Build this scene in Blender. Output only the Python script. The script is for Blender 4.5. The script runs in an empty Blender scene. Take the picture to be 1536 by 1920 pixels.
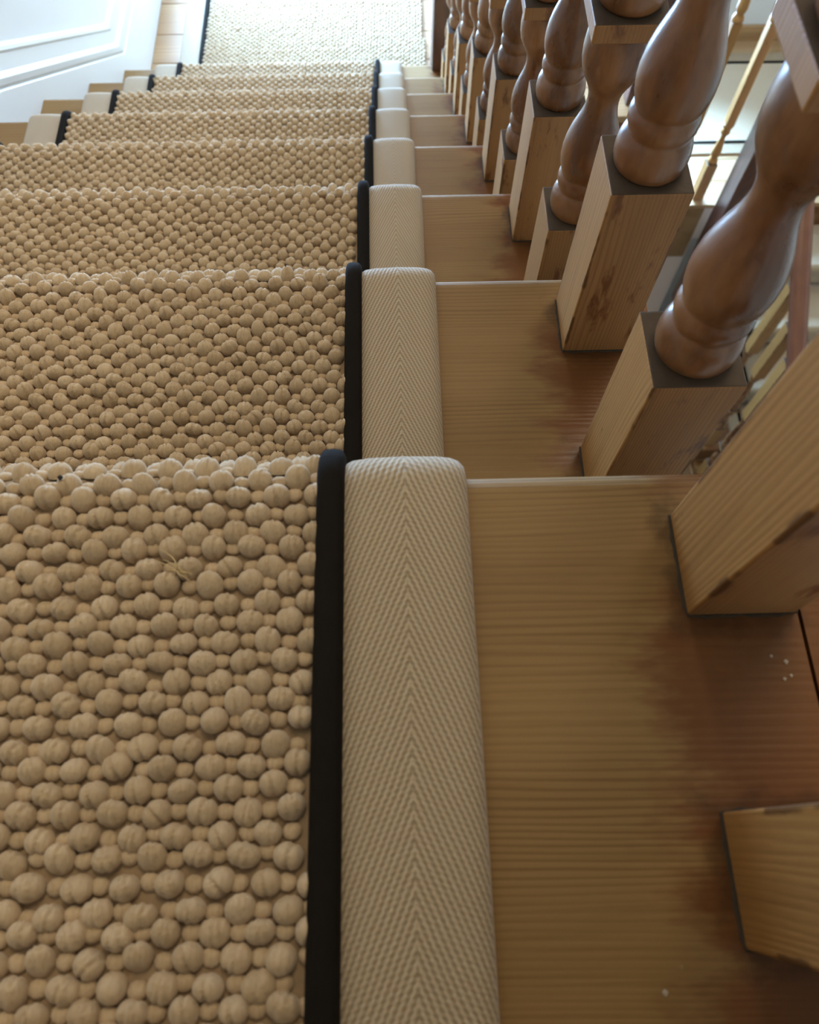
import bpy, bmesh, math, random
import numpy as np
from mathutils import Matrix, Vector

random.seed(7)
rng = np.random.default_rng(7)
sc = bpy.context.scene
C = sc.collection

# ------------------------------------------------------------------ camera
PITCH, YAW, ROLL = 1.1633, 0.0316, 0.0060
CAM = Vector((-0.0276, -0.1549, 0.3137))
FPX = 1439.24
fw = Vector((math.sin(YAW) * math.cos(PITCH), math.cos(YAW) * math.cos(PITCH), -math.sin(PITCH)))
rt0 = Vector((math.cos(YAW), -math.sin(YAW), 0))
up0 = rt0.cross(fw)
rt = rt0 * math.cos(ROLL) + up0 * math.sin(ROLL)
up = up0 * math.cos(ROLL) - rt0 * math.sin(ROLL)
cd = bpy.data.cameras.new('camera')
cam = bpy.data.objects.new('camera', cd)
C.objects.link(cam)
cam.matrix_world = Matrix(((rt.x, up.x, -fw.x, CAM.x), (rt.y, up.y, -fw.y, CAM.y), (rt.z, up.z, -fw.z, CAM.z), (0, 0, 0, 1)))
cd.sensor_fit = 'HORIZONTAL'
cd.sensor_width = 36.0
cd.lens = 36.0 * FPX / 1536.0
cd.clip_start = 0.01
cd.dof.use_dof = True
cd.dof.focus_distance = 0.52
cd.dof.aperture_fstop = 15.0
sc.camera = cam

# ------------------------------------------------------------------ world, light, exposure
world = bpy.data.worlds.new('world')
sc.world = world
world.use_nodes = True
wb = world.node_tree.nodes['Background']
wb.inputs[0].default_value = (0.62, 0.78, 1.0, 1)
wb.inputs[1].default_value = 1.0

def area_light(name, loc, rot, sx, sy, power, color):
    ld = bpy.data.lights.new(name, 'AREA')
    ld.shape = 'RECTANGLE'
    ld.size, ld.size_y = sx, sy
    ld.energy = power
    ld.color = color
    o = bpy.data.objects.new(name, ld)
    o.location = loc
    o.rotation_euler = rot
    C.objects.link(o)
    return o

# daylight through the landing window, the skylight over the well and the lower window
area_light('landing_daylight', (-0.765, 2.80, -0.62), (0, math.radians(-90), 0), 0.74, 1.20, 420, (0.29, 0.565, 1.0))
area_light('far_daylight', (0.05, 3.62, -0.62), (math.radians(-90), 0, 0), 1.30, 0.74, 75, (0.66, 0.84, 1.0))
area_light('skylight_daylight', (0.45, 1.20, 2.26), (0, 0, 0), 1.1, 1.2, 40, (1.0, 0.82, 0.56))
area_light('lower_daylight', (1.15, 3.62, -1.62), (math.radians(-90), 0, 0), 0.80, 0.70, 650, (0.29, 0.575, 1.0))

sc.view_settings.view_transform = 'Standard'
sc.view_settings.look = 'None'
sc.view_settings.gamma = 1.0
sc.view_settings.use_curve_mapping = False
sc.view_settings.exposure = 0.02

# ------------------------------------------------------------------ dimensions
G, H = 0.235, 0.1446            # going and rise of a step
NL = 8                          # the landing lies eight rises below the nearest tread
ZL, ZF = -8 * H, -16 * H        # landing level, lower floor level
XW = -0.690                     # face of the wall string
XE = 0.139                      # open end of the treads
SL = H / G
XBAL = 0.1152
YFAR = 3.56

# ------------------------------------------------------------------ material helpers
def new_mat(name):
    m = bpy.data.materials.new(name)
    m.use_nodes = True
    nt = m.node_tree
    return m, nt, nt.nodes['Principled BSDF']

class N:
    def __init__(s, nt): s.nt = nt
    def node(s, t, **kw):
        n = s.nt.nodes.new(t)
        for k, v in kw.items(): setattr(n, k, v)
        return n
    def link(s, a, b): s.nt.links.new(a, b)
    def val(s, sock, v):
        if hasattr(v, 'is_output'): s.link(v, sock)
        else: sock.default_value = v
    def math(s, op, a, b=0.0, c=None, clamp=False):
        n = s.node('ShaderNodeMath', operation=op, use_clamp=clamp)
        s.val(n.inputs[0], a); s.val(n.inputs[1], b)
        if c is not None: s.val(n.inputs[2], c)
        return n.outputs[0]
    def mix(s, f, a, b):
        n = s.node('ShaderNodeMix', data_type='RGBA')
        s.val(n.inputs[0], f); s.val(n.inputs[6], a); s.val(n.inputs[7], b)
        return n.outputs[2]
    def ramp(s, f, stops):
        n = s.node('ShaderNodeValToRGB')
        e = n.color_ramp.elements
        while len(e) < len(stops): e.new(0.5)
        for i, (p, c) in enumerate(stops):
            e[i].position = p
            e[i].color = c if len(c) == 4 else (*c, 1)
        s.link(f, n.inputs[0])
        return n.outputs[0]
    def step(s, x, a, b):
        n = s.node('ShaderNodeMapRange', interpolation_type='SMOOTHSTEP')
        s.val(n.inputs[0], x)
        n.inputs[1].default_value, n.inputs[2].default_value = a, b
        n.inputs[3].default_value, n.inputs[4].default_value = 0.0, 1.0
        return n.outputs[0]
    def noise(s, vec, scale, detail=3.0, rough=0.5):
        n = s.node('ShaderNodeTexNoise')
        s.link(vec, n.inputs['Vector'])
        n.inputs['Scale'].default_value = scale
        n.inputs['Detail'].default_value = detail
        n.inputs['Roughness'].default_value = rough
        return n.outputs['Fac']
    def mapping(s, vec, scale=(1, 1, 1), loc=None):
        n = s.node('ShaderNodeMapping')
        s.link(vec, n.inputs[0])
        n.inputs['Scale'].default_value = scale
        if loc is not None: s.val(n.inputs['Location'], loc)
        return n.outputs[0]
    def bump(s, h, strength, dist, bsdf):
        n = s.node('ShaderNodeBump')
        n.inputs['Strength'].default_value = strength
        n.inputs['Distance'].default_value = dist
        s.link(h, n.inputs['Height'])
        s.link(n.outputs[0], bsdf.inputs['Normal'])
    def rand_loc(s, k=7.0):
        oi = s.node('ShaderNodeObjectInfo')
        cx = s.node('ShaderNodeCombineXYZ')
        r = oi.outputs['Random']
        s.link(s.math('MULTIPLY', r, k), cx.inputs[0])
        s.link(s.math('MULTIPLY', r, k * 0.73), cx.inputs[1])
        s.link(s.math('MULTIPLY', r, k * 1.31), cx.inputs[2])
        return cx.outputs[0]

def wood_mat(name, light, mid, dark, axis=0, rough=(0.38, 0.6), grain=1350.0, stain=None, stain_from=None, coat=0.0, lines=0.50, patch=None, spec=0.4):
    """pine with growth lines along the given object axis; optional leftover varnish with its own ragged outline"""
    m, nt, b = new_mat(name)
    n = N(nt)
    tc = n.node('ShaderNodeTexCoord').outputs['Object']
    sca = [1.0, 1.0, 1.0]; sca[axis] = 0.10
    v = n.mapping(tc, tuple(sca), n.rand_loc())
    sp = n.node('ShaderNodeSeparateXYZ'); n.link(v, sp.inputs[0])
    run = sp.outputs[1] if axis == 0 else n.math('ADD', sp.outputs[0], n.math('MULTIPLY', sp.outputs[1 if axis == 2 else 2], 0.8))
    warp = n.math('MULTIPLY', n.math('SUBTRACT', n.noise(v, 11.0, 2.0, 0.45), 0.5), 0.060)
    fib = n.math('MULTIPLY', n.math('SUBTRACT', n.noise(v, 90.0, 2.0, 0.5), 0.5), 0.0030)
    ring = n.math('SINE', n.math('MULTIPLY', n.math('ADD', n.math('ADD', run, warp), fib), grain))
    ring = n.math('ADD', n.math('MULTIPLY', ring, 0.5), 0.5)
    big = n.noise(v, 14.0, 2.0)
    vis = n.step(n.noise(v, 26.0, 2.0), 0.34, 0.66)
    fine_s = [420.0, 420.0, 420.0]; fine_s[axis] = 9.0
    fine = n.noise(n.mapping(tc, tuple(fine_s)), 1.0, 2.0)
    base = n.ramp(big, [(0.32, mid), (0.66, light)])
    line = n.math('MULTIPLY', n.step(ring, 0.45, 1.0), n.math('MULTIPLY', n.math('ADD', n.math('MULTIPLY', vis, 0.8), 0.2), lines))
    col = n.mix(line, base, (*dark, 1))
    col = n.mix(n.math('MULTIPLY', n.step(fine, 0.45, 0.8), 0.28), col, (*dark, 1))
    rf = n.math('ADD', n.math('MULTIPLY', big, rough[1] - rough[0]), rough[0])
    if stain is not None:
        sep = n.node('ShaderNodeSeparateXYZ'); n.link(tc, sep.inputs[0])
        rag_s = [70.0, 70.0, 70.0]; rag_s[axis] = 22.0
        rag = n.noise(n.mapping(tc, tuple(rag_s), n.rand_loc(40.0)), 1.0, 4.0, 0.62)
        if stain_from is not None:
            x = n.math('ADD', sep.outputs[0], n.math('MULTIPLY', n.math('SUBTRACT', rag, 0.5), 0.080))
            mask = n.step(x, stain_from, stain_from + 0.030)
            broad = n.noise(n.mapping(tc, (9.0, 16.0, 9.0), n.rand_loc(30.0)), 1.0, 2.0)
            mask = n.math('MULTIPLY', mask, n.step(broad, 0.30, 0.50))
        else:
            mask = n.step(rag, patch[0], patch[1])
        mk = n.math('MULTIPLY', mask, 0.80)
        col = n.mix(mk, col, (*stain, 1))
        rf = n.math('SUBTRACT', rf, n.math('MULTIPLY', mask, 0.20))
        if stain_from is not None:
            # ragged dark brown patch around the feet of the two balusters of each tread
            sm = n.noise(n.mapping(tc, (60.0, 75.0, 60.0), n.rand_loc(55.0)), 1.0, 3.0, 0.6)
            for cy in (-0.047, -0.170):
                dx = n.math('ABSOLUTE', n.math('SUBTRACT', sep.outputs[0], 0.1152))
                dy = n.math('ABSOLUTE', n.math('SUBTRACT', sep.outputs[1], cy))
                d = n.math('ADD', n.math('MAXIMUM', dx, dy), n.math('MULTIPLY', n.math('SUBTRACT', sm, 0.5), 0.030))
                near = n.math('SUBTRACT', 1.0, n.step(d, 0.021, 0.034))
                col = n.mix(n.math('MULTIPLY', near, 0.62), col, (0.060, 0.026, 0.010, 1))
        else:
            # slivers of dark varnish left along the arrises
            ed = n.math('ADD', n.math('MINIMUM', n.math('ABSOLUTE', sep.outputs[0]), n.math('ABSOLUTE', sep.outputs[1])), n.math('MULTIPLY', n.math('SUBTRACT', rag, 0.5), 0.009))
            on = n.step(n.noise(n.mapping(tc, (8.0, 8.0, 34.0), n.rand_loc(61.0)), 1.0, 2.0), 0.48, 0.56)
            col = n.mix(n.math('MULTIPLY', n.math('MULTIPLY', n.step(ed, 0.0205, 0.0222), on), 0.75), col, (0.075, 0.026, 0.009, 1))
    n.link(col, b.inputs['Base Color'])
    n.link(rf, b.inputs['Roughness'])
    b.inputs['Coat Weight'].default_value = coat
    b.inputs['Coat Roughness'].default_value = 0.22
    n.bump(n.math('ADD', fine, n.math('MULTIPLY', ring, -0.5)), 0.22, 0.0004, b)
    b.inputs['Specular IOR Level'].default_value = spec
    return m

def turned_mat(name, light, dark, red, rough, coat):
    """varnished turning: patchy brown with rubbed paler areas"""
    m, nt, b = new_mat(name)
    n = N(nt)
    tc = n.node('ShaderNodeTexCoord').outputs['Object']
    v = n.mapping(tc, (1, 1, 0.35), n.rand_loc())
    p = n.noise(v, 38.0, 4.0, 0.6)
    q = n.noise(n.mapping(tc, (1, 1, 0.5), n.rand_loc(19.0)), 24.0, 3.0)
    fine = n.noise(n.mapping(tc, (500, 500, 40)), 1.0, 2.0)
    col = n.mix(n.step(p, 0.36, 0.66), (*dark, 1), (*light, 1))
    col = n.mix(n.math('MULTIPLY', n.step(q, 0.5, 0.7), 0.6), col, (*red, 1))
    col = n.mix(n.math('MULTIPLY', n.step(fine, 0.5, 0.8), 0.25), col, (*dark, 1))
    n.link(col, b.inputs['Base Color'])
    n.link(n.math('ADD', n.math('MULTIPLY', p, 0.18), rough), b.inputs['Roughness'])
    b.inputs['Coat Weight'].default_value = coat
    b.inputs['Coat Roughness'].default_value = 0.15
    n.bump(n.math('ADD', fine, p), 0.15, 0.0006, b)
    return m

def plain_mat(name, col, rough=0.6, var=0.06, scale=8.0, bump=0.0, bscale=60.0, coat=0.0):
    m, nt, b = new_mat(name)
    n = N(nt)
    tc = n.node('ShaderNodeTexCoord').outputs['Object']
    p = n.noise(tc, scale, 3.0)
    c2 = tuple(max(0.0, c * (1 - var * 2)) for c in col)
    n.link(n.mix(p, (*col, 1), (*c2, 1)), b.inputs['Base Color'])
    b.inputs['Roughness'].default_value = rough
    b.inputs['Coat Weight'].default_value = coat
    if bump: n.bump(n.noise(tc, bscale, 4.0), bump, 0.001, b)
    return m

def wool_mat(name, light, dark):
    """thick spun wool: every loop its own shade, fine strands along the loop"""
    m, nt, b = new_mat(name)
    n = N(nt)
    g = n.node('ShaderNodeNewGeometry')
    tc = n.node('ShaderNodeTexCoord').outputs['Object']
    col = n.mix(g.outputs['Random Per Island'], (*light, 1), (*dark, 1))
    strand = n.noise(n.mapping(tc, (900, 160, 900)), 1.0, 3.0, 0.6)
    col = n.mix(n.math('MULTIPLY', n.step(strand, 0.42, 0.72), 0.34), col, (dark[0] * 0.62, dark[1] * 0.58, dark[2] * 0.52, 1))
    n.link(col, b.inputs['Base Color'])
    b.inputs['Roughness'].default_value = 0.95
    b.inputs['Sheen Weight'].default_value = 0.35
    b.inputs['Sheen Roughness'].default_value = 0.5
    b.inputs['Sheen Tint'].default_value = (1.0, 0.94, 0.84, 1)
    n.bump(strand, 0.55, 0.0009, b)
    return m

def weave_mat(name, light, dark, half):
    """herringbone tape: chevrons about the middle line of the strip (UV in metres: u across, v along)"""
    m, nt, b = new_mat(name)
    n = N(nt)
    uv = n.node('ShaderNodeTexCoord').outputs['UV']
    sep = n.node('ShaderNodeSeparateXYZ'); n.link(uv, sep.inputs[0])
    wob = n.math('MULTIPLY', n.math('SUBTRACT', n.noise(uv, 60.0, 2.0), 0.5), 0.0022)
    u = n.math('ABSOLUTE', n.math('SUBTRACT', sep.outputs[0], half))
    ph = n.math('ADD', n.math('ADD', sep.outputs[1], n.math('MULTIPLY', u, 2.25)), wob)
    s1 = n.math('SINE', n.math('MULTIPLY', ph, 2 * math.pi / 0.0060))
    s2 = n.math('SINE', n.math('ADD', n.math('MULTIPLY', sep.outputs[1], 2 * math.pi / 0.0021), n.math('MULTIPLY', u, 900.0)))
    hgt = n.math('ADD', n.math('MULTIPLY', s1, 0.36), n.math('MULTIPLY', s2, 0.14))
    hgt = n.math('ADD', hgt, 0.5)
    fl = n.noise(uv, 1500.0, 2.0)
    k = n.step(hgt, 0.10, 0.72)
    col = n.mix(k, (*dark, 1), (*light, 1))
    col = n.mix(n.math('MULTIPLY', fl, 0.18), col, (dark[0] * 0.8, dark[1] * 0.8, dark[2] * 0.8, 1))
    n.link(col, b.inputs['Base Color'])
    b.inputs['Roughness'].default_value = 0.85
    b.inputs['Sheen Weight'].default_value = 0.25
    n.bump(n.math('ADD', hgt, n.math('MULTIPLY', fl, 0.2)), 0.55, 0.0012, b)
    return m

M = {}
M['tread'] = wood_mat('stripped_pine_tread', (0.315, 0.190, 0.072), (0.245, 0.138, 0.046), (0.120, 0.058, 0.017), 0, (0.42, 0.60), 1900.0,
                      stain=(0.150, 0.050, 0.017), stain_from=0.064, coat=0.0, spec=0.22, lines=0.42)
M['plank'] = wood_mat('pine_plank', (0.46, 0.28, 0.13), (0.36, 0.20, 0.085), (0.17, 0.08, 0.03), 0, (0.4, 0.6), 600.0)
M['block'] = wood_mat('stripped_pine_block', (0.46, 0.225, 0.064), (0.35, 0.160, 0.042), (0.17, 0.066, 0.016), 2, (0.46, 0.6), 2700.0,
                      stain=(0.13, 0.045, 0.015), patch=(0.64, 0.70), coat=0.0, spec=0.3, lines=0.30)
M['block_front'] = wood_mat('half_stripped_block_face', (0.40, 0.205, 0.080), (0.30, 0.142, 0.050), (0.14, 0.052, 0.017), 2, (0.42, 0.56), 2900.0,
                            stain=(0.13, 0.042, 0.016), patch=(0.57, 0.68), coat=0.0, spec=0.35, lines=0.34)
M['string'] = wood_mat('pine_string', (0.36, 0.205, 0.09), (0.28, 0.15, 0.06), (0.13, 0.06, 0.02), 1, (0.4, 0.55), 900.0)
M['turned'] = turned_mat('varnished_turning', (0.280, 0.125, 0.048), (0.115, 0.042, 0.014), (0.170, 0.052, 0.015), 0.20, 0.25)
M['mahogany'] = turned_mat('dark_mahogany', (0.120, 0.048, 0.030), (0.062, 0.024, 0.016), (0.110, 0.036, 0.020), 0.26, 0.35)
M['redwood'] = wood_mat('mahogany_rail', (0.26, 0.098, 0.045), (0.19, 0.066, 0.030), (0.09, 0.03, 0.014), 1, (0.28, 0.4), 900.0, coat=0.3)
M['dusty'] = plain_mat('dusty_ledge', (0.105, 0.070, 0.042), 0.8, 0.25, 70.0, 0.3, 300.0)
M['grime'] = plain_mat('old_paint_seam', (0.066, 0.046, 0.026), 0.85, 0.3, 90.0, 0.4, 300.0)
M['wool'] = wool_mat('oatmeal_wool_loops', (0.590, 0.442, 0.280), (0.490, 0.355, 0.212))
M['backing'] = plain_mat('wool_backing', (0.40, 0.28, 0.165), 0.95, 0.15, 200.0, 0.5, 500.0)
M['binding'] = weave_mat('herringbone_tape', (0.535, 0.415, 0.272), (0.300, 0.220, 0.128), 0.0275)
M['piping'] = plain_mat('black_felt_piping', (0.0140, 0.0110, 0.0080), 0.95, 0.15, 150.0, 0.25, 900.0)
M['piping'].node_tree.nodes['Principled BSDF'].inputs['Specular IOR Level'].default_value = 0.12
M['white'] = plain_mat('white_gloss_paint', (0.78, 0.79, 0.78), 0.35, 0.02, 5.0, 0.05, 30.0)
M['wall'] = plain_mat('white_wall_paint', (0.76, 0.76, 0.74), 0.7, 0.02, 3.0, 0.06, 80.0)
M['warm_wall'] = plain_mat('warm_cream_wall', (0.50, 0.38, 0.26), 0.75, 0.03, 3.0, 0.06, 60.0)
M['cream'] = plain_mat('cream_plaster', (0.76, 0.57, 0.43), 0.75, 0.03, 3.0, 0.06, 60.0)
M['speck'] = plain_mat('white_paint_speck', (0.46, 0.38, 0.29), 0.5)
M['dirt'] = plain_mat('dark_dirt', (0.02, 0.012, 0.008), 0.9)
M['straw'] = plain_mat('straw_fibre', (0.62, 0.46, 0.22), 0.7)
gm, gnt, gb = new_mat('window_glass')
gn = N(gnt)
tr = gn.node('ShaderNodeBsdfTransparent'); gl = gn.node('ShaderNodeBsdfGlossy'); gl.inputs['Roughness'].default_value = 0.03
fr = gn.node('ShaderNodeFresnel'); mx = gn.node('ShaderNodeMixShader')
gn.link(fr.outputs[0], mx.inputs[0]); gn.link(tr.outputs[0], mx.inputs[1]); gn.link(gl.outputs[0], mx.inputs[2])
gn.link(mx.outputs[0], gnt.nodes['Material Output'].inputs[0])
M['glass'] = gm

# ------------------------------------------------------------------ mesh helpers
def link_obj(name, me, mat, parent=None, loc=None):
    o = bpy.data.objects.new(name, me)
    if mat is not None and not me.materials:
        for mm in (mat if isinstance(mat, (list, tuple)) else [mat]): me.materials.append(mm)
    C.objects.link(o)
    if parent is not None: o.parent = parent
    if loc is not None: o.location = loc
    return o

def empty(name, loc=(0, 0, 0), rz=0.0):
    o = bpy.data.objects.new(name, None)
    o.empty_display_size = 0.05
    o.location = loc
    o.rotation_euler = (0, 0, rz)
    C.objects.link(o)
    return o

def tag(o, label, cat, group=None):
    o['label'] = label; o['category'] = cat
    if group: o['group'] = group
    return o

def struct(o, label=None):
    o['kind'] = 'structure'
    if label: o['label'] = label
    return o

def mesh_from(name, verts, faces, smooth=False):
    me = bpy.data.meshes.new(name)
    me.from_pydata([tuple(map(float, v)) for v in verts], [], faces)
    me.update()
    if smooth: me.polygons.foreach_set('use_smooth', [True] * len(me.polygons))
    return me

def bm_mesh(name, bm, smooth=False):
    bmesh.ops.recalc_face_normals(bm, faces=bm.faces[:])
    me = bpy.data.meshes.new(name)
    bm.to_mesh(me); bm.free()
    if smooth: me.polygons.foreach_set('use_smooth', [True] * len(me.polygons))
    return me

def box_bm(bm, x0, x1, y0, y1, z0, z1, bevel=0.0, seg=2):
    r = bmesh.ops.create_cube(bm, size=1.0)
    vs = r['verts']
    for v in vs:
        v.co = Vector((x0 + (v.co.x + .5) * (x1 - x0), y0 + (v.co.y + .5) * (y1 - y0), z0 + (v.co.z + .5) * (z1 - z0)))
    if bevel > 0:
        es = list({e for v in vs for e in v.link_edges})
        bmesh.ops.bevel(bm, geom=es, offset=bevel, segments=seg, affect='EDGES', profile=0.5)

def box_mesh(name, x0, x1, y0, y1, z0, z1, bevel=0.0, seg=2):
    bm = bmesh.new(); box_bm(bm, x0, x1, y0, y1, z0, z1, bevel, seg)
    return bm_mesh(name, bm)

def extrude_x(name, prof, x0, x1, smooth=False):
    """closed profile of (y, z) points swept along x"""
    n = len(prof)
    v = [(x0, y, z) for y, z in prof] + [(x1, y, z) for y, z in prof]
    f = [[i, (i + 1) % n, n + (i + 1) % n, n + i] for i in range(n)]
    f += [list(range(n))[::-1], list(range(n, 2 * n))]
    bm = bmesh.new()
    bv = [bm.verts.new(p) for p in v]
    for q in f: bm.faces.new([bv[i] for i in q])
    return bm_mesh(name, bm, smooth)

def lathe(name, prof, seg=32, z0=0.0):
    v, f = [], []
    for r, z in prof:
        for j in range(seg):
            a = 2 * math.pi * j / seg
            v.append((r * math.cos(a), r * math.sin(a), z + z0))
    for i in range(len(prof) - 1):
        for j in range(seg):
            a, b = i * seg + j, i * seg + (j + 1) % seg
            f.append([a, b, b + seg, a + seg])
    f.append(list(range(seg))[::-1]); f.append([(len(prof) - 1) * seg + j for j in range(seg)])
    me = mesh_from(name, v, f, True)
    return me

# ------------------------------------------------------------------ the stair: treads, risers, strings
TT = 0.028                                           # tread thickness
def tread_profile(y_back, y_front, top=0.0, t=TT, r=0.011):
    pts = [(y_back, top), (y_front - r, top)]
    for i in range(1, 6):
        a = math.pi / 2 * (1 - i / 6)
        pts.append((y_front - r + r * math.cos(a), top - r + r * math.sin(a)))
    pts += [(y_front, top - r), (y_front, top - t + 0.006)]
    pts += [(y_front - 0.003, top - t + 0.001), (y_front - 0.006, top - t), (y_back, top - t)]
    return pts

stair = tag(empty('staircase', (0, 0, 0)), 'stripped pine staircase running down to the bright landing beneath the carpet runner', 'staircase')
tread_me = extrude_x('tread_mesh', tread_profile(-G - 0.020, 0.0), XW, XE)
riser_me = box_mesh('riser_mesh', XW, XE - 0.004, -0.040, -0.0255, -H, -TT - 0.0003, 0.0008, 1)
ret_me = extrude_x('return_nosing_mesh', tread_profile(-G + 0.004, 0.0, -0.001, 0.026, 0.009), XE + 0.0022, XE + 0.019)
for k in range(-2, 8):
    loc = (0, k * G, -k * H)
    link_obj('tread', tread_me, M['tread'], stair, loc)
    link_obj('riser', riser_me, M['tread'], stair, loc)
    link_obj('return_nosing', ret_me, M['tread'], stair, loc)
# open cut string under the tread ends and the raking carriage under the flight
cs = []
for k in range(-2, 8):
    cs += [(k * G - G - 0.024, -k * H - TT - 0.0006), (k * G - 0.024, -k * H - TT - 0.0006)]
cs += [(7 * G - 0.024, -8 * H + 0.001), (7 * G - 0.26, -8 * H + 0.001)]
cs += [(-3 * G - 0.024, 2 * H - TT - 0.25)]
link_obj('cut_string', extrude_x('cut_string_mesh', cs, XE - 0.0035, XE + 0.014), M['string'], stair)
uf = [(-3 * G - 0.03, 2 * H - 0.20), (7 * G - 0.26, -8 * H + 0.02), (7 * G - 0.29, -8 * H + 0.006), (-3 * G - 0.03, 2 * H - 0.23)]
link_obj('soffit', extrude_x('soffit_mesh', uf, XW, XE - 0.005), M['cream'], stair)

# ------------------------------------------------------------------ walls, floors, ceiling
XR, YB, ZC, ZB = 3.10, -1.60, 2.30, -4.60
def add_struct(name, me, mat, label): return struct(link_obj(name, me, mat), label)
def side_wall(name, x0, x1, y0, y1, z0, z1, hole):
    ys, zs = sorted({y0, y1, hole[0], hole[1]}), sorted({z0, z1, hole[2], hole[3]})
    bm = bmesh.new()
    for i in range(3):
        for j in range(3):
            if i == 1 and j == 1: continue
            box_bm(bm, x0, x1, ys[i], ys[i + 1], zs[j], zs[j + 1])
    return bm_mesh(name, bm)
SIDE = (2.20, 3.40, -1.00, -0.25)
add_struct('wall_left', side_wall('wall_left_mesh', XW - 0.14, XW - 0.012, YB, YFAR, ZB, ZC, SIDE), M['wall'], 'white painted wall beside the stair')
add_struct('wall_right', box_mesh('wall_right_mesh', XR, XR + 0.1, YB, YFAR, ZB, ZC), M['warm_wall'], 'cream wall across the stairwell')
add_struct('wall_back', box_mesh('wall_back_mesh', XW - 0.012, XR, YB - 0.1, YB, ZB, ZC), M['warm_wall'], 'cream wall behind the top of the stair')
# far wall with two window openings
def wall_with_holes(name, y0, y1, x0, x1, z0, z1, holes):
    xs = sorted({x0, x1, *[h[0] for h in holes], *[h[1] for h in holes]})
    zs = sorted({z0, z1, *[h[2] for h in holes], *[h[3] for h in holes]})
    bm = bmesh.new()
    for i in range(len(xs) - 1):
        for j in range(len(zs) - 1):
            cx, cz = (xs[i] + xs[i + 1]) / 2, (zs[j] + zs[j + 1]) / 2
            if any(h[0] < cx < h[1] and h[2] < cz < h[3] for h in holes): continue
            box_bm(bm, xs[i], xs[i + 1], y0, y1, zs[j], zs[j + 1])
    return bm_mesh(name, bm)
WIN = [(-0.60, 0.70, -1.00, -0.25), (0.45, 1.25, -1.97, -1.27)]
add_struct('wall_far', wall_with_holes('wall_far_mesh', YFAR, YFAR + 0.10, XW - 0.14, XR + 0.1, ZB, ZC, [WIN[0], (0.45 + 0.30, 1.25 + 0.30, -1.97, -1.27)]), M['wall'], 'pale wall beyond the landing')
# ceiling with a skylight well
bm = bmesh.new()
for (x0, x1, y0, y1) in ((XW - 0.14, XR + 0.1, YB - 0.1, 0.55), (XW - 0.14, XR + 0.1, 1.85, YFAR + 0.1), (XW - 0.14, -0.15, 0.55, 1.85), (1.05, XR + 0.1, 0.55, 1.85)):
    box_bm(bm, x0, x1, y0, y1, ZC, ZC + 0.1)
add_struct('ceiling', bm_mesh('ceiling_mesh', bm), M['warm_wall'], 'cream ceiling over the stairwell')
add_struct('ceiling_landing', box_mesh('ceiling_landing_mesh', XW - 0.012, 0.80, 1.62, YFAR, 0.75, 0.95), M['wall'], 'unseen white slab added over the landing to block the skylight')  # added slab, out of view, keeps the warm skylight off the landing
def window(name, x0, x1, y, z0, z1, label, nx=2, nz=2):
    w = struct(empty(name, ((x0 + x1) / 2, y, z0)), label)
    hw, hz, t = (x1 - x0) / 2, z1 - z0, 0.03
    bm = bmesh.new()
    box_bm(bm, -hw, -hw + t, 0, 0.05, 0, hz); box_bm(bm, hw - t, hw, 0, 0.05, 0, hz)
    box_bm(bm, -hw + t, hw - t, 0, 0.05, 0, t); box_bm(bm, -hw + t, hw - t, 0, 0.05, hz - t, hz)
    link_obj('window_frame', bm_mesh('window_frame_mesh', bm), M['white'], w)
    for i in range(1, nx):
        x = -hw + (2 * hw) * i / nx
        link_obj('glazing_bar', box_mesh('glazing_bar_mesh', x - 0.012, x + 0.012, 0.01, 0.04, t, hz - t), M['white'], w)
    for i in range(nx):
        a, b_ = -hw + 2 * hw * i / nx + (t if i == 0 else 0.012), -hw + 2 * hw * (i + 1) / nx - (t if i == nx - 1 else 0.012)
        link_obj('pane', box_mesh('pane_mesh', a, b_, 0.022, 0.026, t, hz - t), M['glass'], w)
window('window_1', *WIN[0][:2], YFAR + 0.005, *WIN[0][2:], 'white framed window over the landing')
window('window_2', 0.75, 1.55, YFAR + 0.005, -1.97, -1.27, 'white framed window over the lower floor')
window('window_4', -0.60, 0.60, 0.0, 0.0, 0.75, 'white framed side window beside the landing')
w4 = bpy.data.objects['window_4']; w4.location = (XW - 0.075, 2.80, -1.00); w4.rotation_euler = (0, 0, math.radians(90))
sk = struct(empty('window_3', (0.45, 1.20, ZC)), 'skylight over the stairwell')
bm = bmesh.new()
for (x0, x1, y0, y1) in ((-0.60, -0.56, -0.65, 0.65), (0.56, 0.60, -0.65, 0.65), (-0.56, 0.56, -0.65, -0.61), (-0.56, 0.56, 0.61, 0.65)):
    box_bm(bm, x0, x1, y0, y1, 0.0, 0.08)
link_obj('window_frame', bm_mesh('skylight_frame_mesh', bm), M['white'], sk)
link_obj('pane', box_mesh('skylight_pane_mesh', -0.56, 0.56, -0.61, 0.61, 0.05, 0.055), M['glass'], sk)

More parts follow.
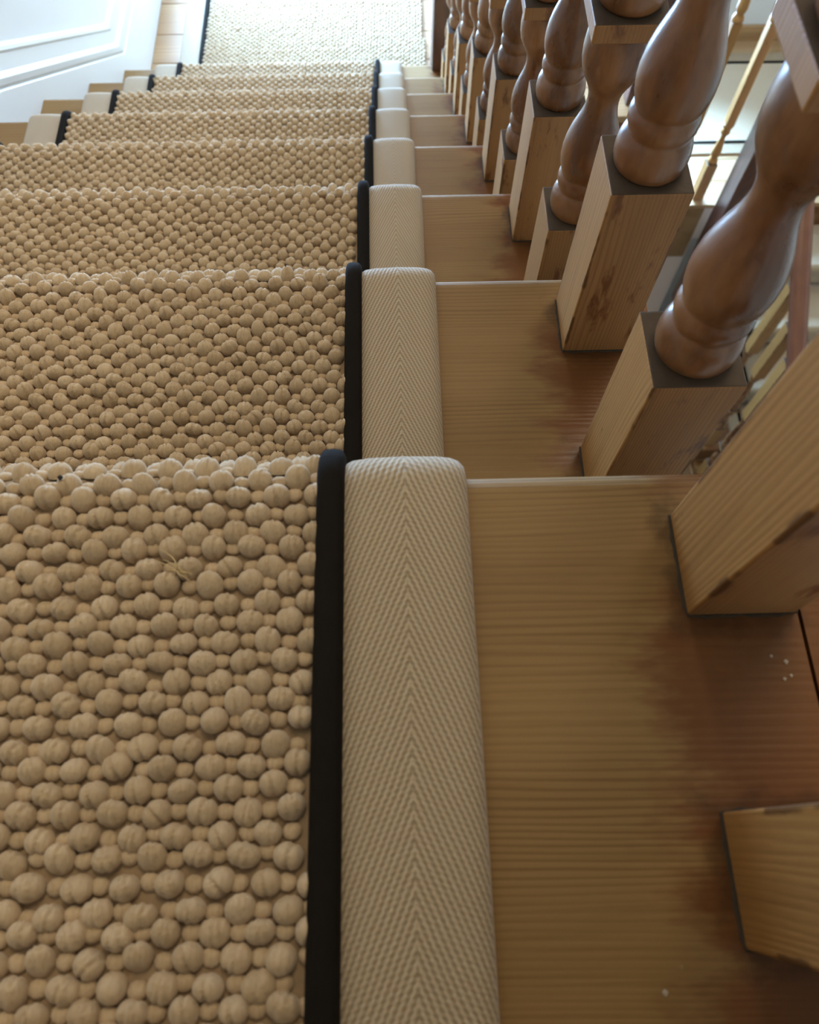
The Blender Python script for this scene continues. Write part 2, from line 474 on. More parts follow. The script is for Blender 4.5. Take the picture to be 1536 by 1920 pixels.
# landing: slab and boards
XLR = 0.70
fl = add_struct('floor_landing', box_mesh('landing_slab_mesh', XW, XLR - 0.02, 7 * G - 0.01, YFAR, ZL - 0.20, ZL - 0.0215), M['cream'], 'pine board landing at the foot of the stair')
py = 7 * G - 0.024
edges = [py, 1.735, 1.859, 1.978, 2.112]
while edges[-1] < YFAR - 0.16: edges.append(edges[-1] + 0.128)
edges.append(YFAR)
for a, b_ in zip(edges[:-1], edges[1:]):
    link_obj('plank', box_mesh('plank_mesh', XW, XLR, -(b_ - a) / 2 + 0.0009, (b_ - a) / 2 - 0.0009, -0.021, 0.0, 0.0012, 1), M['plank'], fl, (0, (a + b_) / 2, ZL))
link_obj('fascia', box_mesh('landing_fascia_mesh', XE + 0.02, XLR, 7 * G - 0.032, 7 * G - 0.0105, ZL - 0.24, ZL - 0.022, 0.002, 1), M['mahogany'], fl)
# lower floor
YE = 2.452
f2 = add_struct('floor_lower', box_mesh('lower_slab_mesh', XW, XR, YE + 0.012, YFAR, ZF - 0.22, ZF - 0.0215), M['cream'], 'pine board floor far below, lit through the stairwell')
e2 = [YE, 2.60, 2.73]
while e2[-1] < YFAR - 0.16: e2.append(e2[-1] + 0.135)
e2.append(YFAR)
for a, b_ in zip(e2[:-1], e2[1:]):
    link_obj('plank', box_mesh('plank_mesh', XW, XR, -(b_ - a) / 2 + 0.0009, (b_ - a) / 2 - 0.0009, -0.021, 0.0, 0.0012, 1), M['plank'], f2, (0, (a + b_) / 2, ZF))
link_obj('fascia', box_mesh('lower_fascia_mesh', XW, 1.39, YE + 0.006, YE + 0.0115, ZF - 0.335, ZF - 0.022, 0.001, 1), M['string'], f2)
add_struct('wall_lower', box_mesh('wall_lower_mesh', XW, 1.40, YE + 0.0135, YE + 0.05, ZB, ZF - 0.2205), M['cream'], 'cream plaster wall under the lower floor')
add_struct('baseboard_far', box_mesh('baseboard_far_mesh', XLR + 0.01, XR, YFAR - 0.018, YFAR - 0.0005, ZF, ZF + 0.075, 0.003, 1), M['plank'], 'pine skirting board of the lower floor')
add_struct('floor_bottom', box_mesh('floor_bottom_mesh', XW, XR, YB, YFAR, ZB - 0.05, ZB), M['plank'], 'timber floor at the bottom of the stairwell')

# white wall string: raking board with a moulded cap that turns level along the landing
RAKE = [-0.30, 0.034, 0.038, 0.044, 0.056, 0.061, 0.066, 0.096, 0.101, 0.108, 0.114]
LEVEL = [-0.02, 0.157, 0.161, 0.168, 0.196, 0.203, 0.209, 0.235, 0.242, 0.252, 0.258]
OUT = [0.0, 0.0, -0.0030, 0.0015, 0.0030, 0.0010, -0.0040, -0.0045, -0.0020, -0.0030, -0.0115]
v, f = [], []
YS, YEND = -0.72, YFAR - 0.001
for r_, l_, o_ in zip(RAKE, LEVEL, OUT):
    yc = (r_ - (ZL + l_)) / SL                    # where the raking line meets the level one
    x = XW + o_ - 0.0004
    v += [(x, YS, r_ - SL * YS), (x, yc, ZL + l_), (x, YEND, ZL + l_)]
for i in range(len(RAKE) - 1):
    for j in range(2):
        a = i * 3 + j
        f.append([a, a + 1, a + 4, a + 3])
add_struct('baseboard_left', mesh_from('baseboard_left_mesh', v, f), M['white'], 'white wall string with moulded cap following the stair')
bl = bpy.data.objects['baseboard_left'].data
bm = bmesh.new(); bm.from_mesh(bl)
ext = bmesh.ops.extrude_face_region(bm, geom=bm.faces[:])
for q in [g for g in ext['geom'] if isinstance(g, bmesh.types.BMVert)]: q.co.x = XW - 0.0118
bmesh.ops.recalc_face_normals(bm, faces=bm.faces[:])
bm.to_mesh(bl); bm.free()

# ------------------------------------------------------------------ balusters
BW = 0.0230                                         # half width of the square
BH = 0.144                                          # height of the base block
SEG = 36
def prof_vase(z0, s=1.0, up_=True):
    return [(0.0175, 0.000), (0.0194, 0.0025), (0.0204, 0.0065), (0.0206, 0.011), (0.0201, 0.016), (0.0189, 0.0200), (0.0174, 0.0225),
            (0.0167, 0.0235), (0.0175, 0.0250), (0.0185, 0.0280), (0.0188, 0.0315), (0.0183, 0.0345), (0.0173, 0.0365), (0.0169, 0.0375),
            (0.0178, 0.0395), (0.0192, 0.0440), (0.0200, 0.0500), (0.0200, 0.0560), (0.0190, 0.0640), (0.0170, 0.0720),
            (0.0146, 0.0790), (0.0125, 0.0850), (0.0112, 0.0905), (0.0106, 0.0955), (0.0108, 0.1000), (0.0120, 0.1050), (0.0143, 0.1100),
            (0.0170, 0.1150), (0.0192, 0.1200), (0.0205, 0.1260), (0.0209, 0.1330), (0.0204, 0.1410), (0.0194, 0.1470), (0.0182, 0.1505)]
def block_mesh(name, h, z0=0.0, notch=True):
    bm = bmesh.new()
    box_bm(bm, -BW, BW, -BW, BW, z0, z0 + h, 0.0012, 2)
    me = bm_mesh(name, bm)
    me.materials.append(M['block']); me.materials.append(M['block_front']); me.materials.append(M['dusty'])
    for p in me.polygons:
        if abs(p.normal.y) > 0.8: p.material_index = 1
        if p.normal.z > 0.8: p.material_index = 2
    return me
low_block = block_mesh('base_block_mesh', BH)
MIDZ = BH + 0.1507
mid_block = block_mesh('middle_block_mesh', 0.012)
vase_me = lathe('lower_vase_mesh', prof_vase(0), SEG)
upper = [(r, z) for r, z in prof_vase(0)]
# upper turning: torus, ring, long tapering vase and knob
U = [(0.0180, 0.0), (0.0202, 0.003), (0.0214, 0.009), (0.0213, 0.016), (0.0204, 0.023), (0.0188, 0.029), (0.0180, 0.031), (0.0202, 0.036),
     (0.0205, 0.040), (0.0186, 0.045), (0.0200, 0.050), (0.0218, 0.060), (0.0222, 0.070), (0.0212, 0.088), (0.0190, 0.112), (0.0162, 0.142),
     (0.0138, 0.172), (0.0122, 0.200), (0.0120, 0.212), (0.0140, 0.220), (0.0172, 0.224), (0.0180, 0.229), (0.0168, 0.234), (0.0185, 0.239), (0.0215, 0.246), (0.0222, 0.251), (0.0208, 0.256)]
upper_me = lathe('upper_vase_mesh', U, SEG)
UZ = MIDZ + 0.0122
TOPZ = UZ + 0.2563
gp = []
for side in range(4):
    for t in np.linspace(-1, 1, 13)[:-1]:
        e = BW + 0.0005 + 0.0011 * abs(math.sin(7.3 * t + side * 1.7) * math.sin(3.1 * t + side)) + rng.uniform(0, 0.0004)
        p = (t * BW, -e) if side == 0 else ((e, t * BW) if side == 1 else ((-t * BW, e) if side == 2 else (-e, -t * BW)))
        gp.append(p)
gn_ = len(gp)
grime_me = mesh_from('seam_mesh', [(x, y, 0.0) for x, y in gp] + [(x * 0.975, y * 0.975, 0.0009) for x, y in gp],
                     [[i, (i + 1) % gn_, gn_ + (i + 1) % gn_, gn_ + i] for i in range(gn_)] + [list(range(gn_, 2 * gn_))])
RAILU = 0.80                                        # underside of the handrail above the pitch line
_tops = {}
def top_mesh(ht):
    key = round(ht, 4)
    if key not in _tops: _tops[key] = block_mesh('top_block_mesh', ht)
    return _tops[key]
def baluster(x, y, z, label, group, rail_under, rz=0.0):
    b = tag(empty('baluster', (x, y, z), rz), label, 'baluster', group)
    link_obj('seam', grime_me, M['grime'], b, (0, 0, 0.0001))
    link_obj('base_block', low_block, None, b, (0, 0, 0.0002))
    link_obj('lower_turning', vase_me, M['turned'], b, (0, 0, BH))
    link_obj('middle_block', mid_block, None, b, (0, 0, MIDZ))
    link_obj('upper_turning', upper_me, M['turned'], b, (0, 0, UZ))
    ht = rail_under - (z + TOPZ)
    if ht > 0.01: link_obj('top_block', top_mesh(ht), None, b, (0, 0, TOPZ))
    return b
ORD = ['nearest', 'second', 'third', 'fourth', 'fifth', 'sixth', 'seventh', 'eighth', 'ninth', 'tenth', 'eleventh', 'twelfth', 'thirteenth', 'fourteenth', 'fifteenth', 'sixteenth']
idx = 0
for k in range(0, 8):
    for off, nm in ((-0.170, 'back'), (-0.047, 'front')):
        if k == 7 and nm == 'front': continue
        y = k * G + off
        lab = {0: 'square pine baluster foot cut off at the lower right edge of the photo',
               1: 'large ochre baluster foot at the right edge on the nearest wooden tread',
               2: 'sharp turned pine baluster with a pale square block rising behind the nearest tread nosing',
               3: 'turned pine baluster with a long peeling block standing mid way on the second tread'}.get(idx)
        if lab is None: lab = 'turned pine baluster, %s from the viewer in the row down the stair' % ORD[idx]
        baluster(XBAL + {2: 0.003, 3: -0.001}.get(idx, 0.0), y, -k * H, lab, 'balusters of the near flight', RAILU - SL * y - 0.0155)
        idx += 1

# ------------------------------------------------------------------ handrails and newels
RP = [(-0.026, 0.0), (-0.030, 0.008), (-0.027, 0.016), (-0.024, 0.020), (-0.029, 0.026), (-0.032, 0.034), (-0.030, 0.043), (-0.022, 0.051), (-0.010, 0.055)]
RP = RP + [(-x, z) for x, z in RP[::-1]]
def rail_mesh(name, x, y0, z0, y1, z1):
    n = len(RP)
    v = [(x + a, y0, z0 + b_) for a, b_ in RP] + [(x + a, y1, z1 + b_) for a, b_ in RP]
    bm = bmesh.new(); bv = [bm.verts.new(p) for p in v]
    for i in range(n): bm.faces.new([bv[i], bv[(i + 1) % n], bv[n + (i + 1) % n], bv[n + i]])
    bm.faces.new(bv[:n][::-1]); bm.faces.new(bv[n:])
    return bm_mesh(name, bm)
tag(link_obj('handrail', rail_mesh('rail_mesh', XBAL, -0.45, RAILU + SL * 0.45, 1.611, RAILU - SL * 1.611), M['redwood']), 'mahogany handrail over the near flight of balusters', 'handrail')

def newel(loc, w, d, h, label, drop=0.0, notch=None):
    o = tag(empty('newel_post', loc), label, 'newel post', 'dark newel posts')
    bm = bmesh.new(); box_bm(bm, -w / 2, w / 2, -d / 2, d / 2, 0.0, h, 0.003, 2)
    if notch: box_bm(bm, -w / 2, w / 2, notch[0], d / 2, notch[1], 0.0)
    link_obj('post', bm_mesh('newel_mesh', bm), M['mahogany'], o)
    link_obj('cap', lathe('newel_cap_mesh', [(0.045, 0.0), (0.062, 0.006), (0.062, 0.014), (0.040, 0.020), (0.030, 0.028), (0.046, 0.044), (0.052, 0.064), (0.044, 0.084), (0.022, 0.096), (0.004, 0.100)], 28), M['mahogany'], o, (0, 0, h))
    if drop > 0:
        link_obj('pendant', lathe('newel_pendant_mesh', [(0.006, -0.085), (0.026, -0.078), (0.038, -0.060), (0.034, -0.040), (0.024, -0.028), (0.040, -0.014), (0.040, 0.0)], 24), M['mahogany'], o)
    return o
newel((0.125, 1.660, -7 * H + 0.0002), 0.095, 0.092, 0.92, 'dark mahogany newel post at the foot of the near balusters beside the landing', notch=(7 * G + 0.002 - 1.660, -H + 0.0006))
newel((0.652, 1.665 + 0.04, ZL + 0.0005), 0.09, 0.09, 1.05, 'dark mahogany newel post at the far corner of the landing, glimpsed between balusters')

# ------------------------------------------------------------------ lower flight, coming down towards the viewer on the right
XL0 = 1.415                                        # open end of its treads
lower = tag(empty('lower_staircase', (0, 0, 0)), 'lower pine staircase seen far below through the balusters on the right', 'staircase')
tread2 = extrude_x('lower_tread_mesh', [(-y, z) for y, z in tread_profile(-G - 0.020, 0.0)], XL0, XL0 + 0.85)
riser2 = box_mesh('lower_riser_mesh', XL0 + 0.004, XL0 + 0.85, 0.0255, 0.040, -H, -TT - 0.0003)
tread2b = extrude_x('lower_tread_short_mesh', [(-y, z) for y, z in tread_profile(-G - 0.020, 0.0)], 1.489, XL0 + 0.85)
for k in range(1, 9):
    loc = (0, YE - k * G, ZF - k * H)
    link_obj('tread', tread2b if k == 1 else tread2, M['tread'], lower, loc)
    if k < 8: link_obj('riser', riser2, M['tread'], lower, loc)
link_obj('riser', box_mesh('lower_top_riser_mesh', 1.489, XL0 + 0.85, 0.0115, 0.020, -H, -0.0225), M['tread'], lower, (0, YE - 0.012, ZF))
cs = []
for k in range(1, 9): cs += [(min(YE - (k - 1) * G + 0.024, 2.288), ZF - k * H - TT - 0.001), (YE - k * G + 0.024, ZF - k * H - TT - 0.001)]
cs += [(YE - 8 * G + 0.024, ZF - 8 * H - 0.28), (2.288, ZF - 0.38)]
link_obj('cut_string', extrude_x('lower_string_mesh', cs, XL0 - 0.012, XL0 + 0.006), M['string'], lower)
XB2 = XL0 + 0.0245
def rail2(y): return ZF + 0.865 - SL * (YE - y)
i = 0
for k in range(1, 8):
    for off in (0.047, 0.170):
        y = YE - k * G + off
        if y > 2.25: continue
        baluster(XB2, y, ZF - k * H, 'slim pale baluster, %s down from the newel of the lower flight' % (['first'] + ORD[1:])[i], 'balusters of the lower flight', rail2(y) - 0.0155, math.pi)
        i += 1
tag(link_obj('handrail', rail_mesh('lower_rail_mesh', XB2, 2.292, rail2(2.292), YE - 8 * G + 0.1, rail2(YE - 8 * G + 0.1)), M['redwood']), 'reddish mahogany handrail of the lower flight at the right edge', 'handrail')
n3 = newel((1.440, 2.345, ZF - 0.55), 0.094, 0.104, 1.52, 'tall purplish mahogany newel post slanting across the gap at upper right', drop=0.085)
# guard along the lower floor edge: balusters with a short turning and a long square shaft
def guard_baluster(x, label):
    b = tag(empty('baluster', (x, YE + 0.055, ZF)), label, 'baluster', 'balusters of the lower floor guard')
    link_obj('base_block', gb_block, None, b, (0, 0, 0.0002))
    link_obj('lower_turning', gb_turn, M['block'], b, (0, 0, 0.1902))
    link_obj('shaft', gb_shaft, None, b, (0, 0, 0.3802))
    link_obj('upper_turning', gb_turn, M['block'], b, (0, 0, 0.8104))
gb_block = block_mesh('guard_block_mesh', 0.19)
gb_turn = lathe('guard_turning_mesh', [(0.019, 0.0), (0.022, 0.008), (0.019, 0.018), (0.013, 0.026), (0.017, 0.034), (0.020, 0.048), (0.019, 0.070), (0.014, 0.100), (0.011, 0.125), (0.012, 0.140), (0.019, 0.150), (0.020, 0.158), (0.014, 0.166), (0.019, 0.176), (0.023, 0.184), (0.020, 0.1898)], 20)
bm = bmesh.new(); box_bm(bm, -0.018, 0.018, -0.018, 0.018, 0.0, 0.43, 0.002, 1)
gb_shaft = bm_mesh('guard_shaft_mesh', bm); gb_shaft.materials.append(M['block'])
for j, x in enumerate((1.352, 1.215, 1.078, 0.941)):
    guard_baluster(x, ['single pale baluster standing sunlit on the lower floor edge at upper right', 'baluster on the lower floor edge, second from the slanting newel', 'baluster on the lower floor edge, third from the slanting newel', 'baluster on the lower floor edge, fourth from the slanting newel'][j])
tag(link_obj('handrail', box_mesh('guard_rail_mesh', XLR + 0.02, 1.392, YE + 0.027, YE + 0.083, ZF + 1.0006, ZF + 1.06, 0.012, 3), M['redwood']), 'level handrail over the guard of the lower floor', 'handrail')

# ------------------------------------------------------------------ carpet runner
XP0, XP1 = -0.5450, -0.0640                         # pile between the pipings
PW = 0.0125                                         # piping width
BWD = 0.0550                                        # binding width
TH = 0.0030                                         # carpet base above the wood
def add_arc(pts, cy, cz, r, a0, a1, n):
    for i in range(n + 1):
        a = a0 + (a1 - a0) * i / n
        pts.append((cy + r * math.cos(a), cz + r * math.sin(a)))
def flight_path(k0, k1):
    pts = []
    for k in range(k0, k1 + 1):
        z = -k * H + TH
        yb = (k - 1) * G - 0.0255 + TH if k > k0 else (k - 1) * G - 0.0245
        pts.append((yb + 0.004, z))
        yf = k * G + TH
        r = 0.0125
        for t in (0.3, 0.6, 0.9): pts.append((yb + 0.004 + (yf - r - yb - 0.004) * t, z))
        add_arc(pts, yf - r, z - r, r, math.pi / 2, 0.0, 8)
        pts.append((yf, z - 0.024))
        add_arc(pts, yf - 0.006, z - 0.026, 0.006, 0.0, -math.pi / 2, 3)
        yr = k * G - 0.0255 + TH
        pts.append((yr + 0.006, z - 0.036))
        pts.append((yr, z - 0.042))
        pts.append((yr, -(k + 1) * H + TH + 0.004))
    return pts
def resample(pts, step):
    P = np.array(pts); d = np.hypot(*np.diff(P, axis=0).T); s = np.concatenate([[0], np.cumsum(d)])
    keep = np.concatenate([[True], d > 1e-7]); P, s = P[keep], s[keep]
    return P, s
def path_at(P, s, q):
    y = np.interp(q, s, P[:, 0]); z = np.interp(q, s, P[:, 1])
    e = 0.0022
    y1, y0 = np.interp(q + e, s, P[:, 0]), np.interp(q - e, s, P[:, 0])
    z1, z0 = np.interp(q + e, s, P[:, 1]), np.interp(q - e, s, P[:, 1])
    ty, tz = y1 - y0, z1 - z0
    L = np.hypot(ty, tz) + 1e-9
    ty, tz = ty / L, tz / L
    return y, z, ty, tz, -tz, ty                       # tangent, normal (up/outwards)

def sweep(name, P, s, prof, ds, closed=False, s0=None, s1=None):
    """prof: (x, n) points; swept along the path; UV u = distance across, v = distance along"""
    s0 = s[0] if s0 is None else s0; s1 = s[-1] if s1 is None else s1
    q = np.unique(np.concatenate([np.arange(s0, s1, ds), s[(s > s0) & (s < s1)], [s1]]))
    y, z, ty, tz, ny, nz = path_at(P, s, q)
    m = len(prof)
    pr = np.array(prof)
    V = np.zeros((len(q), m, 3))
    V[:, :, 0] = pr[None, :, 0]
    V[:, :, 1] = y[:, None] + ny[:, None] * pr[None, :, 1]
    V[:, :, 2] = z[:, None] + nz[:, None] * pr[None, :, 1]
    du = np.concatenate([[0], np.cumsum(np.hypot(*np.diff(pr, axis=0).T))])
    faces, uvs = [], []
    mm = m if closed else m - 1
    for i in range(len(q) - 1):
        for j in range(mm):
            j2 = (j + 1) % m
            faces.append([i * m + j, i * m + j2, (i + 1) * m + j2, (i + 1) * m + j])
            u0, u1 = du[j], (du[j2] if j2 else du[j] + 0.001)
            uvs += [(u0, q[i]), (u1, q[i]), (u1, q[i + 1]), (u0, q[i + 1])]
    me = mesh_from(name, V.reshape(-1, 3), faces, True)
    ul = me.uv_layers.new(name='UVMap')
    ul.data.foreach_set('uv', np.array(uvs, dtype=np.float32).ravel())
    return me

def binding_prof(x0, w, flip=False):
    # inner edge tucked by the piping, flat middle, rounded outer edge down to the wood
    p = [(0.0, 0.0045), (0.003, 0.0062), (0.010, 0.0072), (0.026, 0.0078), (0.042, 0.0074), (w - 0.007, 0.0066), (w - 0.0035, 0.0052), (w - 0.0010, 0.0025), (w, -0.0026)]
    if flip: return [(x0 - a, b_) for a, b_ in p][::-1]
    return [(x0 + a, b_) for a, b_ in p]
def piping_prof(x0, w=PW, hgt=0.0115):
    p = []
    for i in range(11):
        a = math.pi - math.pi * i / 10
        c, sn = math.cos(a), math.sin(a)
        p.append((x0 + w / 2 + math.copysign(abs(c) ** 0.55, c) * w / 2, 0.0005 + hgt * abs(sn) ** 0.6))
    return p

# one yarn loop: a rounded lump made of strands lying side by side
def loop_template(nt, nr, cre):
    th = np.linspace(0, 2 * np.pi, nt, endpoint=False)
    ph = np.linspace(0, 1.95, nr + 1)[1:]
    V = [(0, 0, 1.0)]
    for p in ph:
        for t in th: V.append((math.sin(p) * math.cos(t), math.sin(p) * math.sin(t), math.cos(p)))
    V = np.array(V)
    x = V[:, 0].copy(); y = V[:, 1].copy()
    g = np.zeros(len(V))
    for (x0, sl, wd, dp) in cre: g += dp * np.exp(-((x - x0 - sl * y) / wd) ** 2)
    V *= (1 - g * (V[:, 2] > -0.3))[:, None]
    F = []
    for j in range(nt): F.append((0, 1 + j, 1 + (j + 1) % nt, -1))
    for r in range(nr - 1):
        for j in range(nt):
            a, b_ = 1 + r * nt + j, 1 + r * nt + (j + 1) % nt
            F.append((a, a + nt, b_ + nt, b_))
    return V, F
CRE = [[(0.1, 0.1, 0.09, 0.24)], [(-0.28, 0.15, 0.08, 0.20), (0.32, -0.1, 0.08, 0.18)], [(0.3, 0.3, 0.10, 0.24), (-0.2, 0.2, 0.07, 0.12)], [(-0.15, -0.2, 0.08, 0.28)],
       [(0.2, 0.1, 0.06, 0.08), (-0.3, 0.1, 0.06, 0.08)], [(0.0, 0.3, 0.07, 0.17), (0.45, 0.1, 0.08, 0.17), (-0.45, 0.2, 0.08, 0.13)], [(-0.4, 0.1, 0.09, 0.18), (0.05, 0.0, 0.08, 0.22)]]
HI = [loop_template(24, 9, c) for c in CRE]
MD = [loop_template(10, 5, c) for c in CRE[:4]]
LO = [loop_template(7, 3, [])]

def loops_mesh(name, items):
    """items: list of (template, matrix 3x3, origin)"""
    Vs, quads, tris, base = [], [], [], 0
    groups = {}
    for (tid, A, o) in items: groups.setdefault(tid, []).append((A, o))
    TEMPL = {('H', i): t for i, t in enumerate(HI)} | {('M', i): t for i, t in enumerate(MD)} | {('L', 0): LO[0]}
    vall, lall, tot = [], [], []
    base = 0
    for tid, lst in groups.items():
        V, F = TEMPL[tid]
        A = np.array([a for a, _ in lst]); O = np.array([o for _, o in lst])
        W = np.einsum('nij,vj->nvi', A, V) + O[:, None, :]
        vall.append(W.reshape(-1, 3))
        ft = np.array([fi[:3] for fi in F if fi[3] < 0]); fq = np.array([fi for fi in F if fi[3] >= 0])
        off = base + np.arange(len(lst)) * len(V)
        lall.append(((off[:, None, None] + ft[None]).reshape(-1, 3), (off[:, None, None] + fq[None]).reshape(-1, 4)))
        base += len(lst) * len(V)
    Vx = np.concatenate(vall).astype(np.float32)
    T = np.concatenate([a for a, _ in lall]); Q = np.concatenate([b_ for _, b_ in lall])
    me = bpy.data.meshes.new(name)
    me.vertices.add(len(Vx)); me.vertices.foreach_set('co', Vx.ravel())
    nl = T.size + Q.size
    me.loops.add(nl); me.loops.foreach_set('vertex_index', np.concatenate([T.ravel(), Q.ravel()]).astype(np.int32))
    npoly = len(T) + len(Q)
    me.polygons.add(npoly)
    st = np.concatenate([np.arange(len(T)) * 3, T.size + np.arange(len(Q)) * 4]).astype(np.int32)
    me.polygons.foreach_set('loop_start', st)
    me.update(calc_edges=True)
    me.polygons.foreach_set('use_smooth', np.ones(npoly, dtype=bool))
    me.validate()
    return me

CP, RPT = 0.0168, 0.0080
def make_rows(P, s, s0, s1, x0, x1, det):
    """rows of big loops in half drop with small sunken loops between them; det(s) picks the resolution"""
    items = []
    off = 0.0
    ns = int((s1 - s0) / RPT)
    for i in range(ns + 1):
        q = s0 + 0.004 + i * RPT
        if q > s1 - 0.002: break
        off += CP * 0.5 + rng.normal(0.0003, 0.0004)
        x = x0 + 0.0035 + (off % CP)
        lv = det(q)
        xs = []
        if (off % CP) > 0.004: xs.append(x - CP)
        while x < x1 + 0.0015: xs.append(x); x += CP
        drift = rng.normal(0, 0.0005)
        for x in xs:
            for big in (True, False):
                xx = x + (0 if big else CP * 0.5) + rng.normal(0, 0.0005)
                if xx < x0 - 0.001 or xx > x1 + 0.0015: continue
                qq = q + drift + rng.normal(0, 0.0006)
                yv, zv, ty, tz, ny, nz = [float(c) for c in path_at(P, s, np.array([qq]))[0:6]] if False else tuple(float(c[0]) for c in path_at(P, s, np.array([qq])))
                k = 1 + rng.normal(0, 0.05)
                if big: a, b_, c = 0.0056 * k, 0.0050 * (1 + rng.normal(0, .06)), 0.0061 * (1 + rng.normal(0, .10))
                else: a, b_, c = 0.0038, 0.0033, 0.0027 * (1 + rng.normal(0, .12))
                rot = rng.normal(0, 0.20) + (0.10 if big else 0)
                ca, sa = math.cos(rot), math.sin(rot)
                X = np.array([1, 0, 0]); T = np.array([0, ty, tz]); Nn = np.array([0, ny, nz])
                ax = (X * ca + T * sa) * a; ay = (-X * sa + T * ca) * b_
                tilt = rng.normal(0.12, 0.12)
                az = (Nn + T * tilt) * c
                A = np.stack([ax, ay, az], axis=1)
                o = np.array([xx, yv, zv]) + Nn * (0.0034 if big else 0.0022)
                if big: tid = ('H', int(rng.integers(len(HI)))) if lv == 2 else (('M', int(rng.integers(len(MD)))) if lv == 1 else ('L', 0))
                else: tid = ('M', 0) if lv == 2 else ('L', 0)
                items.append((tid, A, o))
    return items

runner = tag(empty('carpet_runner', (0, 0, 0)), 'oatmeal bobbled wool stair runner with herringbone tape borders and black piping', 'carpet')
pts = flight_path(-2, 7)
P, s = resample(pts, 0.01)
def s_of(k_y, k):                                   # path length where the tread of step k reaches the nosing
    i = np.argmin(np.hypot(P[:, 0] - (k * G + TH - 0.0125), P[:, 1] - (-k * H + TH)))
    return s[i]
link_obj('backing', sweep('backing_mesh', P, s, [(XP0 - 0.004, 0.0), (XP0, 0.0010), (XP1, 0.0010), (XP1 + 0.004, 0.0)], 0.05), M['backing'], runner)
for (x0, flip, lab) in ((XP1 + PW - 0.0005, False, 'right'), (XP0 - PW + 0.0005, True, 'left')):
    link_obj('binding', sweep('binding_mesh', P, s, binding_prof(x0, BWD, flip), 0.02), M['binding'], runner)['label'] = 'beige herringbone binding tape'
for x0 in (XP1, XP0 - PW):
    link_obj('piping', sweep('piping_mesh', P, s, piping_prof(x0), 0.02), M['piping'], runner)['label'] = 'black felt piping'
sA = [s_of(0, k) for k in range(-1, 8)]
cut1, cut2 = sA[2] + 0.02, sA[4] + 0.02
items = make_rows(P, s, s[0], s[-1], XP0, XP1, lambda q: 1 if q < sA[0] else 2 if q < cut1 else (1 if q < cut2 else 0))
pile = link_obj('loop_pile', loops_mesh('loop_pile_mesh', items), M['wool'], runner)
pile['kind'] = 'stuff'

# landing carpet: the same runner lying flat, turning to the right
lc = tag(empty('landing_carpet', (0, 0, ZL)), 'sunlit pale wool carpet with dark piping covering the landing', 'carpet')
Pl = np.array([(7 * G - 0.004, TH), (3.30, TH)]); sl_ = np.array([0.0, 3.30 - 7 * G + 0.004])
XLC = 0.070
link_obj('backing', sweep('landing_backing_mesh', Pl, sl_, [(XP0 - 0.004, 0.0), (XP0, 0.001), (XLC, 0.001)], 0.3), M['backing'], lc)
link_obj('binding', sweep('landing_binding_mesh', Pl, sl_, binding_prof(XP0 - PW + 0.0005, BWD, True), 0.2), M['binding'], lc)
link_obj('piping', sweep('landing_piping_mesh', Pl, sl_, piping_prof(XP0 - PW), 0.2), M['piping'], lc)
it2 = make_rows(Pl, sl_, 0.0, 0.95, XP0, XLC, lambda q: 0)
pl2 = link_obj('loop_pile', loops_mesh('landing_pile_mesh', it2), M['wool'], lc)
pl2['kind'] = 'stuff'

# carpet on the lower floor: runs left to right, piping along both edges
def flat_strip(name, x0, x1, y0, y1, z0, z1, mat, parent, bev=0.003): return link_obj(name, box_mesh(name + '_mesh', x0, x1, y0, y1, z0, z1, bev, 2), mat, parent)
fc = tag(empty('lower_floor_carpet', (0, 0, ZF)), 'pale runner with dark piping lying on the lower floor beyond the slim baluster', 'carpet')
Y0c, Y1c = 2.838, 3.362
flat_strip('pile', 0.0, 2.6, Y0c, Y1c, 0.0003, 0.0095, M['wool'], fc)
flat_strip('piping', 0.0, 2.6, Y0c - 0.016, Y0c - 0.0002, 0.0003, 0.0125, M['piping'], fc)
flat_strip('piping', 0.0, 2.6, Y1c + 0.0002, Y1c + 0.016, 0.0003, 0.0125, M['piping'], fc)
flat_strip('binding', 0.0, 2.6, Y0c - 0.080, Y0c - 0.0162, 0.0003, 0.0085, M['backing'], fc)
flat_strip('binding', 0.0, 2.6, Y1c + 0.0162, Y1c + 0.080, 0.0003, 0.0085, M['backing'], fc)

# runner on the lower flight
lr = tag(empty('lower_stair_runner', (0, 0, 0)), 'pale stair runner with dark piping on the lower flight far below', 'carpet')
def mirror_path(pp): return [(YE - y, ZF + z) for y, z in pp]
Pm, sm = resample(mirror_path(flight_path(1, 7)), 0.01)
# the mirrored path runs the other way, so its normals point down: flip the profile's height
def neg(pr): return [(a, -b_) for a, b_ in pr]
xa = XL0 + 0.203
link_obj('backing', sweep('lower_backing_mesh', Pm, sm, neg([(xa, 0.0), (xa, 0.008), (xa + 0.48, 0.008), (xa + 0.48, 0.0)]), 0.1), M['wool'], lr)
link_obj('binding', sweep('lower_binding_mesh', Pm, sm, neg(binding_prof(xa - PW + 0.0005, BWD, True)), 0.05), M['binding'], lr)
link_obj('piping', sweep('lower_piping_mesh', Pm, sm, neg(piping_prof(xa - PW)), 0.05), M['piping'], lr)

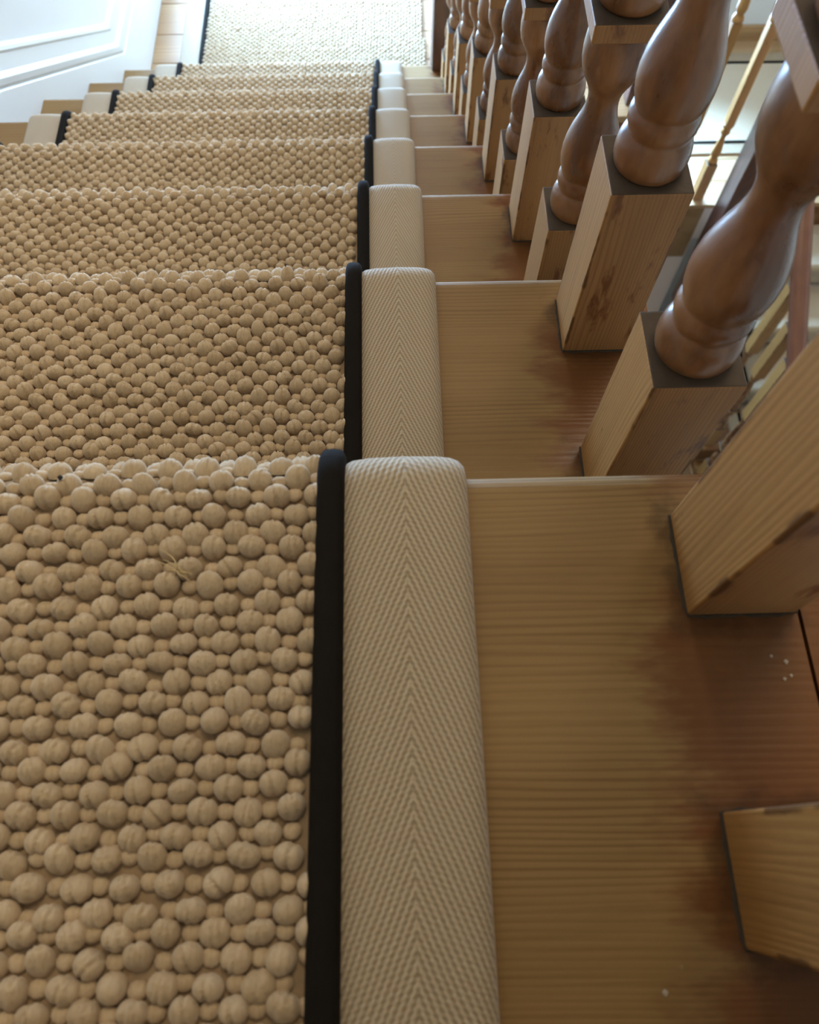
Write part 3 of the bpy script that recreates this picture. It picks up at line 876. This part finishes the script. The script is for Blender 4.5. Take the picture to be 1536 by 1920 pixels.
# ------------------------------------------------------------------ small marks
# wisp of straw caught in the loops
def tube(name, pts_, r, n=5):
    pts_ = [Vector(p) for p in pts_]
    v, f = [], []
    for i, p in enumerate(pts_):
        t = (pts_[min(i + 1, len(pts_) - 1)] - pts_[max(i - 1, 0)]).normalized()
        a = t.cross(Vector((0, 0, 1))).normalized(); b_ = t.cross(a)
        rr = r * (0.5 if i in (0, len(pts_) - 1) else 1)
        for j in range(n):
            an = 2 * math.pi * j / n
            v.append(p + a * math.cos(an) * rr + b_ * math.sin(an) * rr)
    for i in range(len(pts_) - 1):
        for j in range(n): f.append([i * n + j, i * n + (j + 1) % n, (i + 1) * n + (j + 1) % n, (i + 1) * n + j])
    return v, f
wisp = tag(empty('straw_wisp', (-0.122, -0.045, TH + 0.0088)), 'tiny wisp of yellow straw caught on the nearest carpet tread', 'straw')
for dx, dy, ln, an in ((0, 0, 0.019, -0.75), (0.001, -0.002, 0.016, -0.45), (-0.001, -0.003, 0.013, -0.62), (0.002, -0.004, 0.011, -0.20), (0.0, -0.001, 0.010, -1.1), (0.004, -0.006, 0.009, -0.9)):
    ps = [(dx + math.cos(an) * ln * (t - .5) + 0.0012 * math.sin(t * 5 + dx * 900), dy + math.sin(an) * ln * (t - .5), 0.0006 * math.sin(t * 3.1)) for t in np.linspace(0, 1, 7)]
    vv, ff = tube('strand', ps, 0.00022)
    link_obj('strand', mesh_from('strand_mesh', vv, ff, True), M['straw'], wisp)
def blob(name, loc, r, mat, label, cat, fl_=0.5):
    bm = bmesh.new(); bmesh.ops.create_icosphere(bm, subdivisions=2, radius=1.0)
    for q in bm.verts: q.co = Vector((q.co.x * r * (1 + .2 * math.sin(q.co.y * 3)), q.co.y * r * (1 + .2 * math.cos(q.co.x * 4)), q.co.z * r * fl_))
    return tag(link_obj(name, bm_mesh(name + '_mesh', bm, True), mat, None, loc), label, cat)
blob('dirt_speck', (-0.1755, -0.0045, TH + 0.0088), 0.0012, M['dirt'], 'tiny dark speck of dirt on the nearest carpet nosing', 'dirt')
blob('paint_speck', (0.0615, -0.2055, 0.0002), 0.0011, M['speck'], 'single white paint speck at the bottom of the nearest wooden tread', 'paint speck', 0.25)
for j, (x, y, r) in enumerate(((0.1296, -0.0905, 0.0010), (0.1275, -0.0975, 0.0008), (0.1305, -0.0962, 0.0007), (0.1240, -0.0880, 0.0007))):
    blob('paint_speck', (x, y, 0.0002), r, M['speck'], ['largest white paint speck below the large baluster foot at right', 'white paint speck lowest in the cluster below the large baluster foot', 'white paint speck nearest the tread end gap in the cluster at right', 'white paint speck lying leftmost in the cluster below the large baluster foot'][j], 'paint speck', 0.25)['group'] = 'white paint specks by the baluster'
